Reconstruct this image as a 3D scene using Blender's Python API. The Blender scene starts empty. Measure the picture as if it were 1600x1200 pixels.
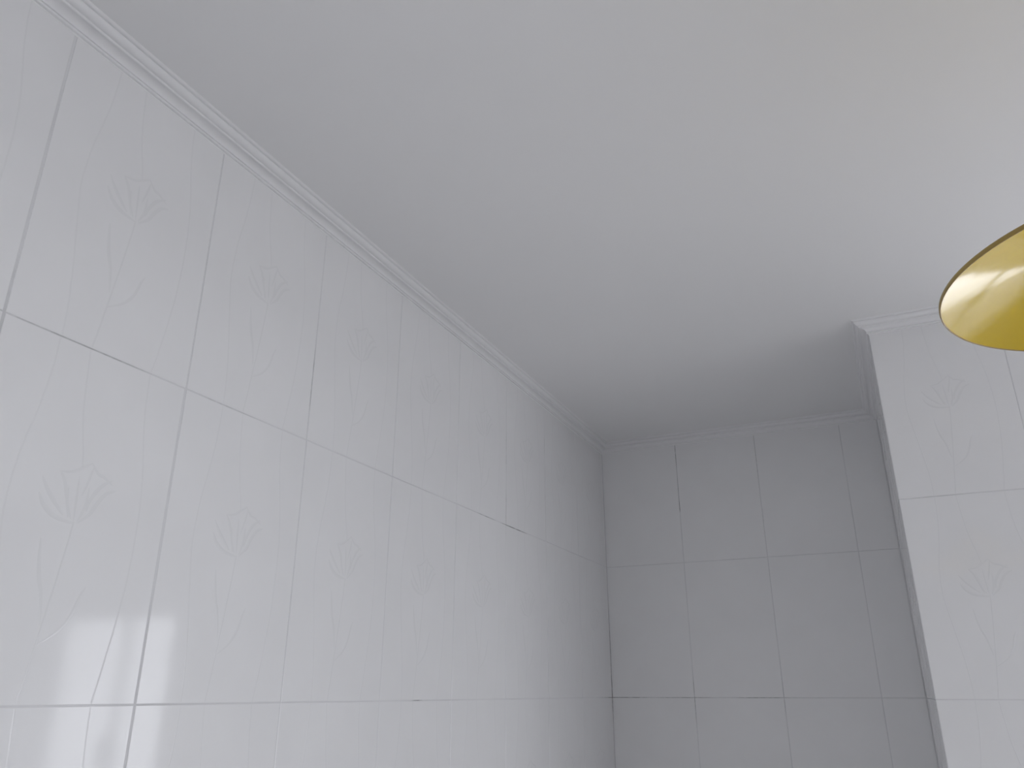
import bpy, math, random
from mathutils import Vector, Matrix, Euler

random.seed(7)
scene = bpy.context.scene
col = scene.collection

# ---------------------------------------------------------------- scale
S = 0.8                    # metres per room unit (left wall stands 1 unit from the camera)
ZC = 1.955 * S             # camera height above the floor


def W(x, y, z):            # room units (camera at the origin) -> metres
    return Vector((x * S, y * S, z * S + ZC))


# room plan in units
XL, XR = -1.0, 3.0        # left / right wall
YB, YR = 3.085, -1.7       # far / rear wall
CX0, CX1, CY = 0.0705, 0.43, 2.263   # boxed-in pier: left side, right side, front
ZF, ZT, ZCOR, ZH = -1.955, 0.955, 0.943, 0.980   # floor, tile top, cornice bottom, ceiling
TW, TH = 0.3125, 0.485     # tile module
Y0, Z0 = 0.5702, -0.015    # joint origin on the left wall

# ---------------------------------------------------------------- camera
cam_d = bpy.data.cameras.new('camera')
cam = bpy.data.objects.new('camera', cam_d)
col.objects.link(cam)
yaw, pitch, roll = -0.430994, 0.373770, -0.000528
fw = Vector((math.sin(yaw) * math.cos(pitch), math.cos(yaw) * math.cos(pitch), math.sin(pitch)))
r0 = Vector((math.cos(yaw), -math.sin(yaw), 0))
u0 = r0.cross(fw)
rt = r0 * math.cos(roll) + u0 * math.sin(roll)
up = -r0 * math.sin(roll) + u0 * math.cos(roll)
cam.matrix_world = Matrix(((rt.x, up.x, -fw.x, 0), (rt.y, up.y, -fw.y, 0), (rt.z, up.z, -fw.z, ZC), (0, 0, 0, 1)))
cam_d.sensor_width = 36
cam_d.lens = 36 * 1232.1 / 1600
cam_d.clip_start = 0.02
scene.camera = cam

# ---------------------------------------------------------------- daylight and exposure
world = bpy.data.worlds.new('overcast_sky')
scene.world = world
world.use_nodes = True
bg = world.node_tree.nodes['Background']
bg.inputs['Color'].default_value = (0.966, 0.955, 1.025, 1)
bg.inputs['Strength'].default_value = 3.0
scene.view_settings.view_transform = 'Standard'
scene.view_settings.look = 'None'
scene.view_settings.gamma = 1.0
scene.view_settings.use_curve_mapping = False
scene.view_settings.exposure = 0.50
scene.cycles.diffuse_bounces = 8
scene.cycles.max_bounces = 12

# window openings: far wall (x0, x1, z0, z1) and right wall (y0, y1, z0, z1)
WIN_A = (0.52, 2.34, -1.00, 0.43)
WIN_B = (-0.60, 2.70, -1.15, 0.28)


def portal(name, centre, sx, sy, rot):
    d = bpy.data.lights.new(name, 'AREA')
    d.shape = 'RECTANGLE'
    d.size, d.size_y = sx, sy
    d.cycles.is_portal = True
    o = bpy.data.objects.new(name, d)
    o.location = centre
    o.rotation_euler = rot
    col.objects.link(o)


portal('window_daylight_portal', W((WIN_A[0] + WIN_A[1]) / 2, YB + 0.02, (WIN_A[2] + WIN_A[3]) / 2),
       (WIN_A[1] - WIN_A[0]) * S, (WIN_A[3] - WIN_A[2]) * S, (math.radians(-90), 0, 0))
portal('window_daylight_portal', W(XR + 0.02, (WIN_B[0] + WIN_B[1]) / 2, (WIN_B[2] + WIN_B[3]) / 2),
       (WIN_B[3] - WIN_B[2]) * S, (WIN_B[1] - WIN_B[0]) * S, (0, math.radians(90), 0))


# ---------------------------------------------------------------- materials
def mat(name):
    m = bpy.data.materials.new(name)
    m.use_nodes = True
    nt = m.node_tree
    return m, nt, nt.nodes['Principled BSDF']


def noise(nt, scale, detail=2.0, coord='Object'):
    tc = nt.nodes.new('ShaderNodeTexCoord')
    n = nt.nodes.new('ShaderNodeTexNoise')
    n.inputs['Scale'].default_value = scale
    n.inputs['Detail'].default_value = detail
    nt.links.new(tc.outputs[coord], n.inputs['Vector'])
    return n


def ramp(nt, src, p0, c0, p1, c1):
    r = nt.nodes.new('ShaderNodeValToRGB')
    r.color_ramp.elements[0].position = p0
    r.color_ramp.elements[0].color = (*c0, 1)
    r.color_ramp.elements[1].position = p1
    r.color_ramp.elements[1].color = (*c1, 1)
    nt.links.new(src, r.inputs['Fac'])
    return r


def bump(nt, bs, src, strength, dist):
    b = nt.nodes.new('ShaderNodeBump')
    b.inputs['Strength'].default_value = strength
    b.inputs['Distance'].default_value = dist
    nt.links.new(src, b.inputs['Height'])
    nt.links.new(b.outputs['Normal'], bs.inputs['Normal'])


def glaze(name, c0, c1, rough, wav):
    m, nt, bs = mat(name)
    n = noise(nt, 9.0, 3.0)
    r = ramp(nt, n.outputs['Fac'], 0.35, c0, 0.65, c1)
    nt.links.new(r.outputs['Color'], bs.inputs['Base Color'])
    bs.inputs['Roughness'].default_value = rough
    bs.inputs['IOR'].default_value = 1.5
    n2 = noise(nt, 14.0, 1.0)
    bump(nt, bs, n2.outputs['Fac'], 1.0, wav)
    return m


M_TILE = glaze('white_glazed_tile', (0.825, 0.825, 0.83), (0.84, 0.84, 0.845), 0.075, 0.00010)
M_RELIEF = glaze('raised_glaze_line', (0.807, 0.807, 0.812), (0.815, 0.815, 0.82), 0.09, 0.0)
M_FLOWER = glaze('raised_glaze_flower', (0.797, 0.799, 0.803), (0.806, 0.807, 0.811), 0.14, 0.0)


def grout_material():
    m, nt, bs = mat('grey_white_grout')
    bs.inputs['Roughness'].default_value = 0.9
    n = noise(nt, 6.0, 4.0)
    base = ramp(nt, n.outputs['Fac'], 0.3, (0.63, 0.63, 0.64), 0.7, (0.76, 0.76, 0.77))
    prev = base.outputs['Color']
    geo = nt.nodes.new('ShaderNodeNewGeometry')
    # old dark stains left in single stretches of the joints
    stains = [((XL, 2.1327, 0.52), 0.055, 1.0), ((XL, 2.20, 0.470), 0.075, 1.0), ((XL, 2.1327, 0.70), 0.06, 0.8), ((XL, 2.00, 0.470), 0.05, 0.6),
              ((XL, 2.4452, 0.60), 0.035, 0.9), ((XL, 2.4452, 0.80), 0.035, 0.9), ((XL, 1.66, -0.015), 0.02, 0.7), ((XL, 0.98, 0.47), 0.06, 0.25),
              ((XL, 0.68, 0.47), 0.12, 0.45), ((XL, 1.1952, 0.60), 0.06, 0.5),
              ((-0.6875, YB, 0.90), 0.06, 0.7), ((-0.6875, YB, 0.76), 0.06, 0.6), ((-0.6875, YB, 0.69), 0.022, 1.0), ((-0.375, YB, 0.86), 0.10, 0.3),
              ((-0.95, YB, -0.015), 0.08, 0.8), ((-0.74, YB, -0.015), 0.09, 0.6), ((-0.45, YB, -0.015), 0.08, 0.6), ((-0.995, YB, 0.10), 0.18, 0.5)]
    n3 = noise(nt, 60.0, 2.0)
    for (p, rad, amt) in stains:
        d = nt.nodes.new('ShaderNodeVectorMath')
        d.operation = 'DISTANCE'
        d.inputs[1].default_value = W(*p)
        nt.links.new(geo.outputs['Position'], d.inputs[0])
        mr = nt.nodes.new('ShaderNodeMapRange')
        mr.inputs['From Min'].default_value = rad * S * 0.6
        mr.inputs['From Max'].default_value = rad * S * 1.25
        mr.inputs['To Min'].default_value = amt
        mr.inputs['To Max'].default_value = 0.0
        nt.links.new(d.outputs['Value'], mr.inputs['Value'])
        mul = nt.nodes.new('ShaderNodeMath')
        mul.operation = 'MULTIPLY'
        nt.links.new(mr.outputs['Result'], mul.inputs[0])
        rr = ramp(nt, n3.outputs['Fac'], 0.3, (0.25, 0.25, 0.25), 0.6, (1, 1, 1))
        nt.links.new(rr.outputs['Color'], mul.inputs[1])
        mx = nt.nodes.new('ShaderNodeMix')
        mx.data_type = 'RGBA'
        mx.inputs['B'].default_value = (0.20, 0.20, 0.20, 1)
        nt.links.new(mul.outputs['Value'], mx.inputs['Factor'])
        nt.links.new(prev, mx.inputs['A'])
        prev = mx.outputs['Result']
    nt.links.new(prev, bs.inputs['Base Color'])
    return m


M_GROUT = grout_material()


def paint(name, c0, c1, rough, bs_strength=0.15, scale=30.0):
    m, nt, bs = mat(name)
    n = noise(nt, 1.7, 4.0)
    r = ramp(nt, n.outputs['Fac'], 0.3, c0, 0.7, c1)
    nt.links.new(r.outputs['Color'], bs.inputs['Base Color'])
    bs.inputs['Roughness'].default_value = rough
    bs.inputs['Specular IOR Level'].default_value = 0.3
    n2 = noise(nt, scale, 3.0)
    bump(nt, bs, n2.outputs['Fac'], bs_strength, 0.001)
    return m


M_CEIL = paint('matt_white_ceiling_paint', (0.865, 0.866, 0.868), (0.88, 0.88, 0.883), 0.85, 0.08, 14.0)
M_CORN = paint('white_gypsum_cornice', (0.835, 0.835, 0.845), (0.85, 0.85, 0.858), 0.55, 0.05, 60.0)
M_WALL = paint('white_wall_paint', (0.82, 0.82, 0.825), (0.84, 0.84, 0.845), 0.6)
M_FRAME = paint('white_plastic_frame', (0.80, 0.80, 0.81), (0.82, 0.82, 0.83), 0.35, 0.0)
M_METAL = paint('grey_metal', (0.45, 0.45, 0.46), (0.5, 0.5, 0.51), 0.35, 0.0)


def floor_material():
    m, nt, bs = mat('pale_grey_floor_tile')
    tc = nt.nodes.new('ShaderNodeTexCoord')
    b = nt.nodes.new('ShaderNodeTexBrick')
    b.offset = 0.0
    b.inputs['Scale'].default_value = 1.0
    b.inputs['Brick Width'].default_value = 0.3
    b.inputs['Row Height'].default_value = 0.3
    b.inputs['Mortar Size'].default_value = 0.003
    b.inputs['Color1'].default_value = (0.60, 0.59, 0.58, 1)
    b.inputs['Color2'].default_value = (0.64, 0.63, 0.62, 1)
    b.inputs['Mortar'].default_value = (0.3, 0.3, 0.3, 1)
    nt.links.new(tc.outputs['Object'], b.inputs['Vector'])
    nt.links.new(b.outputs['Color'], bs.inputs['Base Color'])
    bs.inputs['Roughness'].default_value = 0.35
    return m


M_FLOOR = floor_material()


def glass_material():
    m = bpy.data.materials.new('window_glass')
    m.use_nodes = True
    nt = m.node_tree
    for n in list(nt.nodes):
        nt.nodes.remove(n)
    out = nt.nodes.new('ShaderNodeOutputMaterial')
    mix = nt.nodes.new('ShaderNodeMixShader')
    tr = nt.nodes.new('ShaderNodeBsdfTransparent')
    tr.inputs['Color'].default_value = (0.97, 0.985, 0.98, 1)
    gl = nt.nodes.new('ShaderNodeBsdfGlossy')
    gl.inputs['Roughness'].default_value = 0.0
    lw = nt.nodes.new('ShaderNodeLayerWeight')
    lw.inputs['Blend'].default_value = 0.5
    pw = nt.nodes.new('ShaderNodeMath')
    pw.operation = 'POWER'
    pw.inputs[1].default_value = 5.0
    sc = nt.nodes.new('ShaderNodeMath')
    sc.operation = 'MULTIPLY_ADD'
    sc.inputs[1].default_value = 0.96
    sc.inputs[2].default_value = 0.04
    nt.links.new(lw.outputs['Facing'], pw.inputs[0])
    nt.links.new(pw.outputs['Value'], sc.inputs[0])
    nt.links.new(sc.outputs['Value'], mix.inputs['Fac'])
    nt.links.new(tr.outputs['BSDF'], mix.inputs[1])
    nt.links.new(gl.outputs['BSDF'], mix.inputs[2])
    nt.links.new(mix.outputs['Shader'], out.inputs['Surface'])
    return m


M_GLASS = glass_material()


def shade_material(name, c0, c1, rough):
    m, nt, bs = mat(name)
    n = noise(nt, 12.0, 3.0)
    r = ramp(nt, n.outputs['Fac'], 0.3, c0, 0.7, c1)
    nt.links.new(r.outputs['Color'], bs.inputs['Base Color'])
    bs.inputs['Roughness'].default_value = rough
    bs.inputs['IOR'].default_value = 1.45
    n2 = noise(nt, 22.0, 2.0)
    bump(nt, bs, n2.outputs['Fac'], 0.6, 0.0006)
    return m


M_SHADE = shade_material('golden_yellow_enamel', (0.66, 0.46, 0.006), (0.72, 0.51, 0.01), 0.12)
M_RIM = shade_material('ochre_rim_enamel', (0.34, 0.235, 0.06), (0.38, 0.26, 0.07), 0.3)
M_BULB = shade_material('frosted_white_bulb', (0.80, 0.80, 0.78), (0.82, 0.82, 0.80), 0.4)
M_CORD = shade_material('white_cord', (0.6, 0.6, 0.6), (0.65, 0.65, 0.65), 0.5)


# ---------------------------------------------------------------- mesh helpers
def mesh(name, verts, faces, material, smooth=False):
    me = bpy.data.meshes.new(name)
    me.from_pydata([tuple(v) for v in verts], [], faces)
    me.materials.append(material)
    if smooth:
        for p in me.polygons:
            p.use_smooth = True
    me.update()
    return me


def link(name, me, parent=None):
    o = bpy.data.objects.new(name, me)
    col.objects.link(o)
    if parent is not None:
        o.parent = parent
    return o


def box_data(a, b, verts, faces):
    k = len(verts)
    x0, y0, z0 = [min(a[i], b[i]) for i in range(3)]
    x1, y1, z1 = [max(a[i], b[i]) for i in range(3)]
    verts += [(x0, y0, z0), (x1, y0, z0), (x1, y1, z0), (x0, y1, z0), (x0, y0, z1), (x1, y0, z1), (x1, y1, z1), (x0, y1, z1)]
    faces += [(k, k + 3, k + 2, k + 1), (k + 4, k + 5, k + 6, k + 7), (k, k + 1, k + 5, k + 4),
              (k + 1, k + 2, k + 6, k + 5), (k + 2, k + 3, k + 7, k + 6), (k + 3, k, k + 4, k + 7)]


def boxes(name, pairs, material, parent=None):
    v, f = [], []
    for a, b in pairs:
        box_data(a, b, v, f)
    return link(name, mesh(name, v, f, material), parent)


def lathe(prof, n=96, closed=False):
    v, f = [], []
    for (r, z) in prof:
        for i in range(n):
            a = 2 * math.pi * i / n
            v.append((r * math.cos(a), r * math.sin(a), z))
    m = len(prof)
    rng = range(m if closed else m - 1)
    for j in rng:
        j2 = (j + 1) % m
        for i in range(n):
            i2 = (i + 1) % n
            f.append((j * n + i, j * n + i2, j2 * n + i2, j2 * n + i))
    return v, f


def structure(o, label=None, cat=None):
    o['kind'] = 'structure'
    if label:
        o['label'] = label
    if cat:
        o['category'] = cat
    return o


# ---------------------------------------------------------------- room shell
REC = 0.0006               # grout lies this far behind the tile face (m)
T = 0.15                   # wall thickness (m)
fx0, fx1 = XL * S - T, XR * S + T
fy0, fy1 = YR * S - T, YB * S + T
zf, zt = ZF * S + ZC, ZH * S + ZC

structure(boxes('floor', [((fx0, fy0, zf - 0.12), (fx1, fy1, zf))], M_FLOOR), 'pale grey tiled floor below the picture', 'floor')
structure(boxes('ceiling', [((fx0, fy0, zt), (fx1, fy1, zt + 0.15))], M_CEIL), 'plain matt white painted ceiling above the tiled walls', 'ceiling')

# unseen ground outside, added to dim the daylight arriving from below
M_ADDED_GROUND = paint('added_pale_ground', (0.46, 0.45, 0.44), (0.52, 0.51, 0.50), 0.9, 0.2, 8.0)
structure(boxes('ground', [((-30, -30, zf - 6.2), (30, 30, zf - 6.0))], M_ADDED_GROUND), 'unseen pale ground added outside to dim daylight from below', 'ground')

wall_left = structure(boxes('wall_left', [((XL * S - T, fy0, zf), (XL * S - REC, YB * S + 0.02, zt))], M_GROUT),
                      'long left wall of white glazed tulip tiles with grey joints', 'wall')
wall_back = structure(boxes('wall_back', [((XL * S - REC, YB * S + REC, zf), (CX0 * S + 0.02, YB * S + T, zt))], M_GROUT),
                      'shaded white tiled wall at the far end of the recess', 'wall')
wall_pier = structure(boxes('wall_pier', [((CX0 * S + REC, CY * S + REC, zf), (CX1 * S - REC, YB * S + T, zt))], M_GROUT),
                      'projecting white tiled pier at the right with a cornice on top', 'wall')

# far wall right of the pier and right wall, each pierced by a window
ax0, ax1, az0, az1 = WIN_A
za0, za1 = W(0, 0, az0).z, W(0, 0, az1).z
yb0, yb1 = YB * S, YB * S + T
structure(boxes('wall_far', [((CX1 * S - REC, yb0, zf), (ax0 * S, yb1, zt)), ((ax1 * S, yb0, zf), (fx1, yb1, zt)),
                             ((ax0 * S, yb0, zf), (ax1 * S, yb1, za0)), ((ax0 * S, yb0, za1), (ax1 * S, yb1, zt))], M_WALL),
          'white painted wall around the window right of the pier', 'wall')
by0, by1, bz0, bz1 = WIN_B
zb0, zb1 = W(0, 0, bz0).z, W(0, 0, bz1).z
xr0, xr1 = XR * S, XR * S + T
structure(boxes('wall_right', [((xr0, fy0, zf), (xr1, by0 * S, zt)), ((xr0, by1 * S, zf), (xr1, YB * S, zt)),
                               ((xr0, by0 * S, zf), (xr1, by1 * S, zb0)), ((xr0, by0 * S, zb1), (xr1, by1 * S, zt))], M_WALL),
          'white painted right wall around the wide side window', 'wall')
structure(boxes('wall_rear', [((XL * S - REC, fy0, zf), (XR * S, YR * S, zt))], M_WALL), 'white painted wall behind the camera', 'wall')


def window(name, x0, x1, z0, z1, depth, place, label, splits=(0.5,), fwid=0.03, s=0.018):
    """Built in local X (width), Y (out of the room), Z, then placed."""
    root = bpy.data.objects.new(name, None)
    col.objects.link(root)
    root.matrix_world = place
    structure(root, label, 'window')
    d0, d1 = depth - 0.06, depth - 0.005
    boxes('window_frame', [((x0, d0, z0), (x0 + fwid, d1, z1)), ((x1 - fwid, d0, z0), (x1, d1, z1)),
                           ((x0, d0, z0), (x1, d1, z0 + fwid)), ((x0, d0, z1 - fwid), (x1, d1, z1))], M_FRAME, root)
    edges = [x0 + fwid + (x1 - x0 - 2 * fwid) * t for t in (0.0, *splits, 1.0)]
    for a, b in zip(edges[:-1], edges[1:]):
        sash = boxes('sash', [((a, d0 + 0.01, z0 + fwid), (a + s, d1 - 0.01, z1 - fwid)), ((b - s, d0 + 0.01, z0 + fwid), (b, d1 - 0.01, z1 - fwid)),
                              ((a + s, d0 + 0.01, z0 + fwid), (b - s, d1 - 0.01, z0 + fwid + s)), ((a + s, d0 + 0.01, z1 - fwid - s), (b - s, d1 - 0.01, z1 - fwid))], M_FRAME, root)
        ym = (d0 + d1) / 2
        boxes('pane', [((a + s, ym - 0.002, z0 + fwid + s), (b - s, ym + 0.002, z1 - fwid - s))], M_GLASS, sash)
        boxes('handle', [((a + 0.012, d0 - 0.02, (z0 + z1) / 2 - 0.06), (a + 0.028, d0 + 0.011, (z0 + z1) / 2 + 0.06))], M_METAL, sash)
    boxes('window_sill', [((x0 - 0.03, -0.03, z0 - 0.025), (x1 + 0.03, d0 + 0.001, z0 + 0.001))], M_FRAME, root)
    return root


window('window_1', ax0 * S, ax1 * S, za0, za1, T, Matrix.Translation((0, YB * S, 0)), 'white framed window in the far wall right of the pier', (0.36, 0.707), 0.03, 0.012)
window('window_2', -by1 * S, -by0 * S, zb0, zb1, T, Matrix.Translation((XR * S, 0, 0)) @ Matrix.Rotation(math.radians(-90), 4, 'Z'),
       'wide white framed window in the right wall', (0.333, 0.667), 0.045, 0.038)

# ---------------------------------------------------------------- wall tiles
GAP = 0.0018
BEV = 0.0005
THK = 0.008


def tile_mesh(wu, hv):
    """wu x hv module in metres, centred, face at local z = 0, outward = +z."""
    a, b = wu / 2 - GAP / 2, hv / 2 - GAP / 2
    v = [(-a + BEV, -b + BEV, 0), (a - BEV, -b + BEV, 0), (a - BEV, b - BEV, 0), (-a + BEV, b - BEV, 0),
         (-a, -b, -BEV * 0.7), (a, -b, -BEV * 0.7), (a, b, -BEV * 0.7), (-a, b, -BEV * 0.7),
         (-a, -b, -THK), (a, -b, -THK), (a, b, -THK), (-a, b, -THK)]
    f = [(0, 1, 2, 3)]
    for i in range(4):
        j = (i + 1) % 4
        f += [(i, i + 4, j + 4, j), (i + 4, i + 8, j + 8, j + 4)]
    return mesh('tile', v, f, M_TILE)


def spline(pts, n=8):
    out = []
    for i in range(len(pts) - 1):
        p0 = pts[max(i - 1, 0)]
        p1, p2 = pts[i], pts[i + 1]
        p3 = pts[min(i + 2, len(pts) - 1)]
        for k in range(n):
            t = k / n
            out.append(tuple(0.5 * (2 * p1[c] + (p2[c] - p0[c]) * t + (2 * p0[c] - 5 * p1[c] + 4 * p2[c] - p3[c]) * t * t
                                    + (3 * p1[c] - p0[c] - 3 * p2[c] + p3[c]) * t ** 3) for c in range(2)))
    out.append(tuple(pts[-1]))
    return out


def ribbon(strokes, material, name):
    """Low rounded ridges on the tile face; strokes of (points, half width m, height m, taper)."""
    v, f = [], []
    wu, hv = TW * S, TH * S
    for pts, hw, ht, taper in strokes:
        p = [((q[0] - 0.5) * wu, (min(max(q[1], 0.006), 0.994) - 0.5) * hv) for q in spline(pts, 5)]
        k0 = len(v)
        n = len(p)
        for i in range(n):
            a, b = p[max(i - 1, 0)], p[min(i + 1, n - 1)]
            dx, dy = b[0] - a[0], b[1] - a[1]
            L = math.hypot(dx, dy) or 1
            nx, ny = -dy / L, dx / L
            t = i / (n - 1)
            s = 1.0
            if taper:
                s = max(0.12, math.sin(math.pi * min(1, max(0, 0.08 + 0.84 * t))) ** 0.8)
            w_, h_ = hw * s, ht * s
            for q, hh in ((-1, -0.00005), (-0.5, h_ * 0.75), (0, h_), (0.5, h_ * 0.75), (1, -0.00005)):
                v.append((p[i][0] + nx * w_ * q, p[i][1] + ny * w_ * q, hh))
        for i in range(n - 1):
            for q in range(4):
                a = k0 + i * 5 + q
                f.append((a, a + 1, a + 6, a + 5)[::-1])
    return mesh(name, v, f, material, True)


LINE_A = [(.267, 1), (.264, .92), (.255, .85), (.235, .755), (.209, .66), (.194, .56), (.193, .48), (.206, .41), (.225, .32), (.25, .20), (.265, .09), (.267, 0)]
LINE_C = [(.765, 1), (.773, .9), (.79, .80), (.818, .70), (.838, .60), (.846, .50), (.843, .38), (.830, .27), (.806, .16), (.782, .06), (.765, 0)]
LINE_B = [(.422, 1), (.432, .92), (.447, .82), (.47, .74), (.492, .68), (.50, .645)]
STEM = [(.513, .485), (.506, .43), (.496, .37), (.480, .28), (.460, .18), (.440, .08), (.422, 0)]
HW, HT = 0.0013, 0.00016
LINES = [(LINE_A, HW, HT, False), (LINE_C, HW, HT, False), (LINE_B, HW, HT, False)]
PW = 0.0016
TULIP = [([(.325, .545), (.36, .512), (.42, .489), (.51, .480)], 0.0034, .0002, True),
         ([(.325, .590), (.36, .558), (.405, .527), (.455, .497)], 0.0030, .0002, True),
         ([(.400, .618), (.43, .592), (.455, .550), (.480, .493)], 0.0026, .0002, True),
         ([(.455, .580), (.463, .535), (.495, .490)], PW, .0002, True),
         ([(.495, .615), (.503, .55), (.51, .487)], PW, .0002, True),
         ([(.555, .590), (.553, .535), (.528, .488)], 0.0022, .0002, True),
         ([(.692, .598), (.645, .583), (.605, .545), (.582, .515), (.53, .483)], 0.0030, .0002, True),
         ([(.665, .627), (.615, .602), (.575, .560), (.56, .520)], 0.0028, .0002, True),
         ([(.545, .664), (.585, .636), (.62, .630), (.672, .612)], 0.0022, .0002, True),
         ([(.405, .617), (.455, .622), (.505, .642), (.55, .662)], 0.0020, .0002, True),
         ([(.56, .655), (.545, .61), (.525, .56)], 0.0018, .0002, True)]
STEMS = [(STEM, HW, HT, False),
         ([(.378, .425), (.389, .375), (.405, .325), (.432, .275), (.452, .20)], 0.0028, .0002, True),
         ([(.632, .312), (.612, .285), (.588, .235), (.540, .189), (.455, .150)], 0.0022, .0002, True)]
ME_LINES = ribbon(LINES, M_RELIEF, 'wavy_line')
ME_TULIP = ribbon(TULIP, M_FLOWER, 'tulip_flower')
ME_STEM = ribbon(STEMS, M_FLOWER, 'tulip_stem')
ME_FULL = tile_mesh(TW * S, TH * S)
cut_cache = {}


def put_tile(wall, centre, frame, wu, hv, relief=True):
    full = abs(wu - TW) < 1e-4 and abs(hv - TH) < 1e-4
    if full:
        me = ME_FULL
    else:
        key = (round(wu, 4), round(hv, 4))
        if key not in cut_cache:
            cut_cache[key] = tile_mesh(wu * S, hv * S)
        me = cut_cache[key]
    t = link('tile', me, wall)
    tilt = Euler((random.uniform(-0.0013, 0.0013), random.uniform(-0.0013, 0.0013), 0)).to_matrix().to_4x4()
    t.matrix_local = Matrix.Translation(centre) @ frame @ tilt
    if relief and wu > 0.97 * TW:
        link('wavy_line', ME_LINES, t)
        link('tulip_flower', ME_TULIP, t)
        link('tulip_stem', ME_STEM, t)
    return t


def frame_of(u, n):
    u, n = Vector(u), Vector(n)
    v = n.cross(u)
    return Matrix(((u.x, v.x, n.x, 0), (u.y, v.y, n.y, 0), (u.z, v.z, n.z, 0), (0, 0, 0, 1)))


def row_centres():
    return [(Z0 + TH * k + TH / 2) for k in range(1, -5, -1)]     # top row first, down to the floor


F_LEFT = frame_of((0, 1, 0), (1, 0, 0))
F_BACK = frame_of((1, 0, 0), (0, -1, 0))
F_SIDE = frame_of((0, -1, 0), (-1, 0, 0))


def spans(start, stop):
    out = []
    a = start
    while a < stop - 0.004:
        b = min(a + TW, stop)
        out.append((a, b))
        a = b
    return out


rows = row_centres()
for k in range(-5, 8):                     # left wall, from behind the camera to the far corner
    a = Y0 + TW * k
    for ri, zc in enumerate(rows):
        slack = 0.0019 if (k == -1 or (k == 0 and ri > 0)) else 0.0      # two joints were laid wider
        put_tile(wall_left, W(XL, a + (TW - slack) / 2, zc), F_LEFT, TW - slack, TH)
for zc in rows:                            # cut strips in the far corner
    put_tile(wall_left, W(XL, (Y0 + TW * 8 + YB) / 2, zc), F_LEFT, YB - Y0 - TW * 8, TH)
for (a, b) in spans(XL + 0.0003, CX0):     # far end of the recess: plain tiles
    for zc in rows:
        put_tile(wall_back, W((a + b) / 2, YB, zc), F_BACK, b - a, TH, False)
for (a, b) in spans(CX0, CX1):             # pier front
    for zc in rows:
        put_tile(wall_pier, W((a + b) / 2, CY, zc), F_BACK, b - a, TH)
for (a, b) in spans(CY, YB):               # pier side facing the recess
    for zc in rows:
        put_tile(wall_pier, W(CX0, (a + b) / 2, zc), F_SIDE, b - a, TH)


# ---------------------------------------------------------------- cornice
CP, CH = 0.040, ZH - ZCOR


def cornice_profile():
    """(out, up) in fractions of projection and height, wall foot to ceiling edge."""
    p = [(0, -0.03), (0.02, 0.0), (0.02, 0.05), (0.10, 0.06), (0.125, 0.085), (0.135, 0.15), (0.095, 0.165), (0.095, 0.195), (0.15, 0.20)]
    for i in range(9):                      # hollow
        t = i / 8 * math.pi / 2
        p.append((0.155 + 0.345 * (1 - math.cos(t)), 0.205 + 0.265 * math.sin(t)))
    p += [(0.50, 0.455), (0.555, 0.46), (0.585, 0.485), (0.60, 0.555), (0.57, 0.565)]
    for i in range(9):                      # ovolo
        t = i / 8 * math.pi / 2
        p.append((0.575 + 0.27 * math.sin(t), 0.57 + 0.28 * (1 - math.cos(t))))
    p += [(0.845, 0.865), (0.82, 0.87), (0.82, 0.895), (0.89, 0.90), (0.93, 0.915), (0.97, 0.95), (1.0, 1.0)]
    return p


PROF = cornice_profile()


def cornice(name, p0, p1, nrm, m0, m1, label):
    """Straight run p0 -> p1 (units, xy) standing out along nrm; m = +1 outer mitre, -1 inner mitre at that end."""
    p0, p1, nrm = Vector(p0), Vector(p1), Vector(nrm)
    d = (p1 - p0).normalized()
    v, f = [], []
    n = len(PROF)
    for end, (pt, sg, m) in enumerate(((p0, -1, m0), (p1, 1, m1))):
        for (o, u_) in PROF:
            q = pt + nrm * (o * CP) + d * (sg * m * o * CP)
            v.append(W(q.x, q.y, ZCOR + CH * u_))
        q = pt
        v.append(W(q.x, q.y, ZH))
    for i in range(n):
        f.append((i, i + 1, n + 1 + i + 1, n + 1 + i))
    f.append((n, 0, n + 1, 2 * n + 1))
    f.append(tuple(range(n, -1, -1)))
    f.append(tuple(range(n + 1, 2 * n + 2)))
    me = mesh(name, v, f, M_CORN)
    o = link(name, me)
    structure(o, label, 'cornice')
    return o


cornice('trim_1', (XL, YB), (XL, YR), (1, 0), -1, -1, 'long white moulded cornice along the top of the left wall')
cornice('trim_2', (CX0, YB), (XL, YB), (0, -1), -1, -1, 'short white moulded cornice across the shaded recess')
cornice('trim_3', (CX0, CY), (CX0, YB), (-1, 0), 1, -1, 'shaded white cornice on the side of the pier')
cornice('trim_4', (CX1, CY), (CX0, CY), (0, -1), 1, 1, 'white moulded cornice across the front of the pier, behind the yellow lamp')
cornice('trim_5', (CX1, YB), (CX1, CY), (1, 0), -1, 1, 'white cornice on the hidden right side of the pier')
cornice('trim_6', (XR, YB), (CX1, YB), (0, -1), -1, -1, 'white cornice above the far window')
cornice('trim_7', (XR, YR), (XR, YB), (-1, 0), -1, -1, 'white cornice above the side window')
cornice('trim_8', (XL, YR), (XR, YR), (0, 1), -1, -1, 'white cornice behind the camera')

# ---------------------------------------------------------------- pendant lamp
LH = 0.45                                  # rim height above the camera, units
LR = 0.5110 * LH * S                       # rim radius, m
lc = W(0.77364 * LH, 2.28995 * LH, LH)
lamp = bpy.data.objects.new('pendant_lamp', None)
lamp.location = (lc.x, lc.y, zt)
col.objects.link(lamp)
lamp['label'] = 'glossy golden yellow pendant lamp shade hanging at the right edge'
lamp['category'] = 'lamp'
dz = lc.z - zt                             # rim below the ceiling


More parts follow.
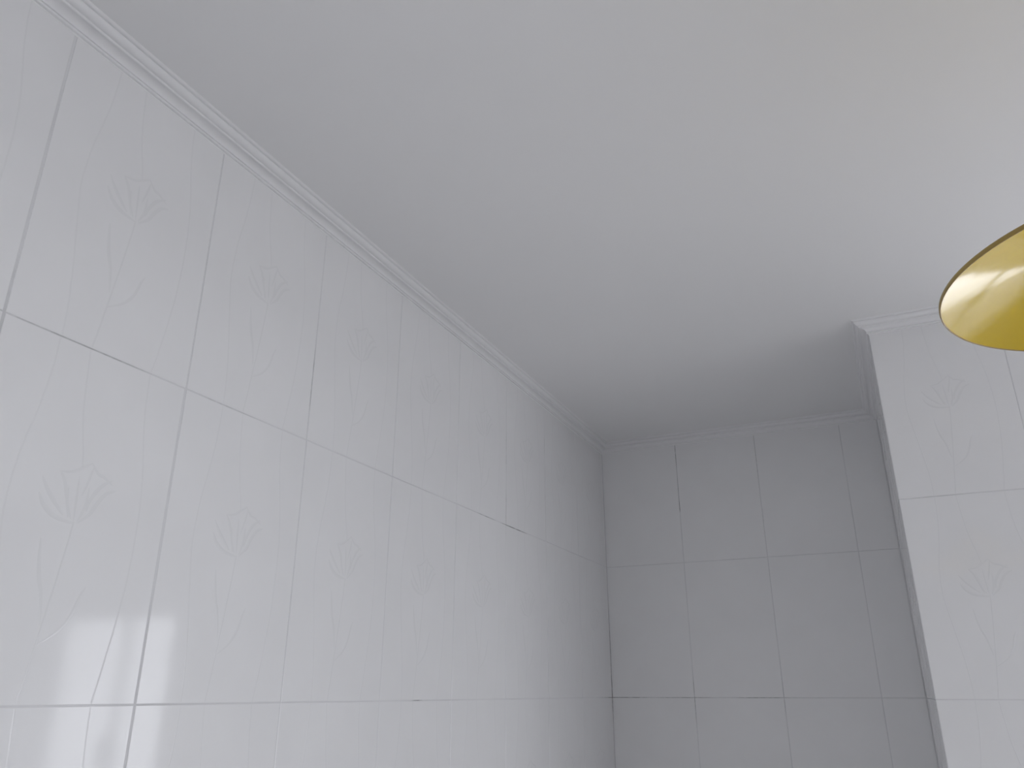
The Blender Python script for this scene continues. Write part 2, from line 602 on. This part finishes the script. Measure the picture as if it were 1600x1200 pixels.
def shade_profile(off):
    """Shallow flared bell; rises from the rim to the neck."""
    out = []
    N = 28
    rn = 0.026
    for i in range(N + 1):
        t = i / N
        r = LR + (rn - LR) * t
        z = 0.062 * t + 0.034 * t ** 4
        out.append((r + off * 0.35, z + off))
    return out


inner = shade_profile(0.0)
outer = shade_profile(0.0022)
v, f = lathe(inner, 128)
v2, f2 = lathe(outer[::-1], 128)
f += [tuple(i + len(v) for i in q) for q in f2]
v += v2
v = [(x, y, z + dz) for x, y, z in v]
shade = link('shade', mesh('shade', v, f, M_SHADE, True), lamp)
shade['label'] = 'golden yellow enamelled shade, glossy inside'
# rolled lip around the mouth
lip = [(LR - 0.0006, 0.0006), (LR - 0.0004, -0.0006), (LR + 0.0004, -0.0008), (LR + 0.0009, -0.0002), (LR + 0.0011, 0.0010), (LR + 0.0011, 0.0030), (LR + 0.0004, 0.0040), (LR - 0.0012, 0.0034)]
v, f = lathe(lip, 128, True)
v = [(x, y, z + dz) for x, y, z in v]
rim = link('rim', mesh('rim', v, f, M_RIM, True), shade)
rim['label'] = 'ochre rolled rim'
# lamp holder, bulb, cord, ceiling rose
v, f = lathe([(0.0, 0.150), (0.012, 0.150), (0.024, 0.138), (0.0265, 0.125), (0.0265, 0.070), (0.020, 0.066), (0.0, 0.066)], 40)
link('lamp_holder', mesh('lamp_holder', [(x, y, z + dz) for x, y, z in v], f, M_CORD, True), lamp)
bp = [(0.0, 0.012)] + [(0.024 * math.sin(t), 0.036 - 0.024 * math.cos(t)) for t in [math.pi * k / 12 for k in range(1, 9)]] + [(0.014, 0.060), (0.013, 0.070)]
v, f = lathe(bp, 40)
link('bulb', mesh('bulb', [(x, y, z + dz) for x, y, z in v], f, M_BULB, True), lamp)
v, f = lathe([(0.0032, dz + 0.148), (0.0032, -0.015)], 12)
link('cord', mesh('cord', v, f, M_CORD, True), lamp)
v, f = lathe([(0.0, 0.0), (0.048, 0.0), (0.048, -0.010), (0.042, -0.018), (0.012, -0.024), (0.0, -0.024)], 48)
link('ceiling_rose', mesh('ceiling_rose', v, f, M_FRAME, True), lamp)
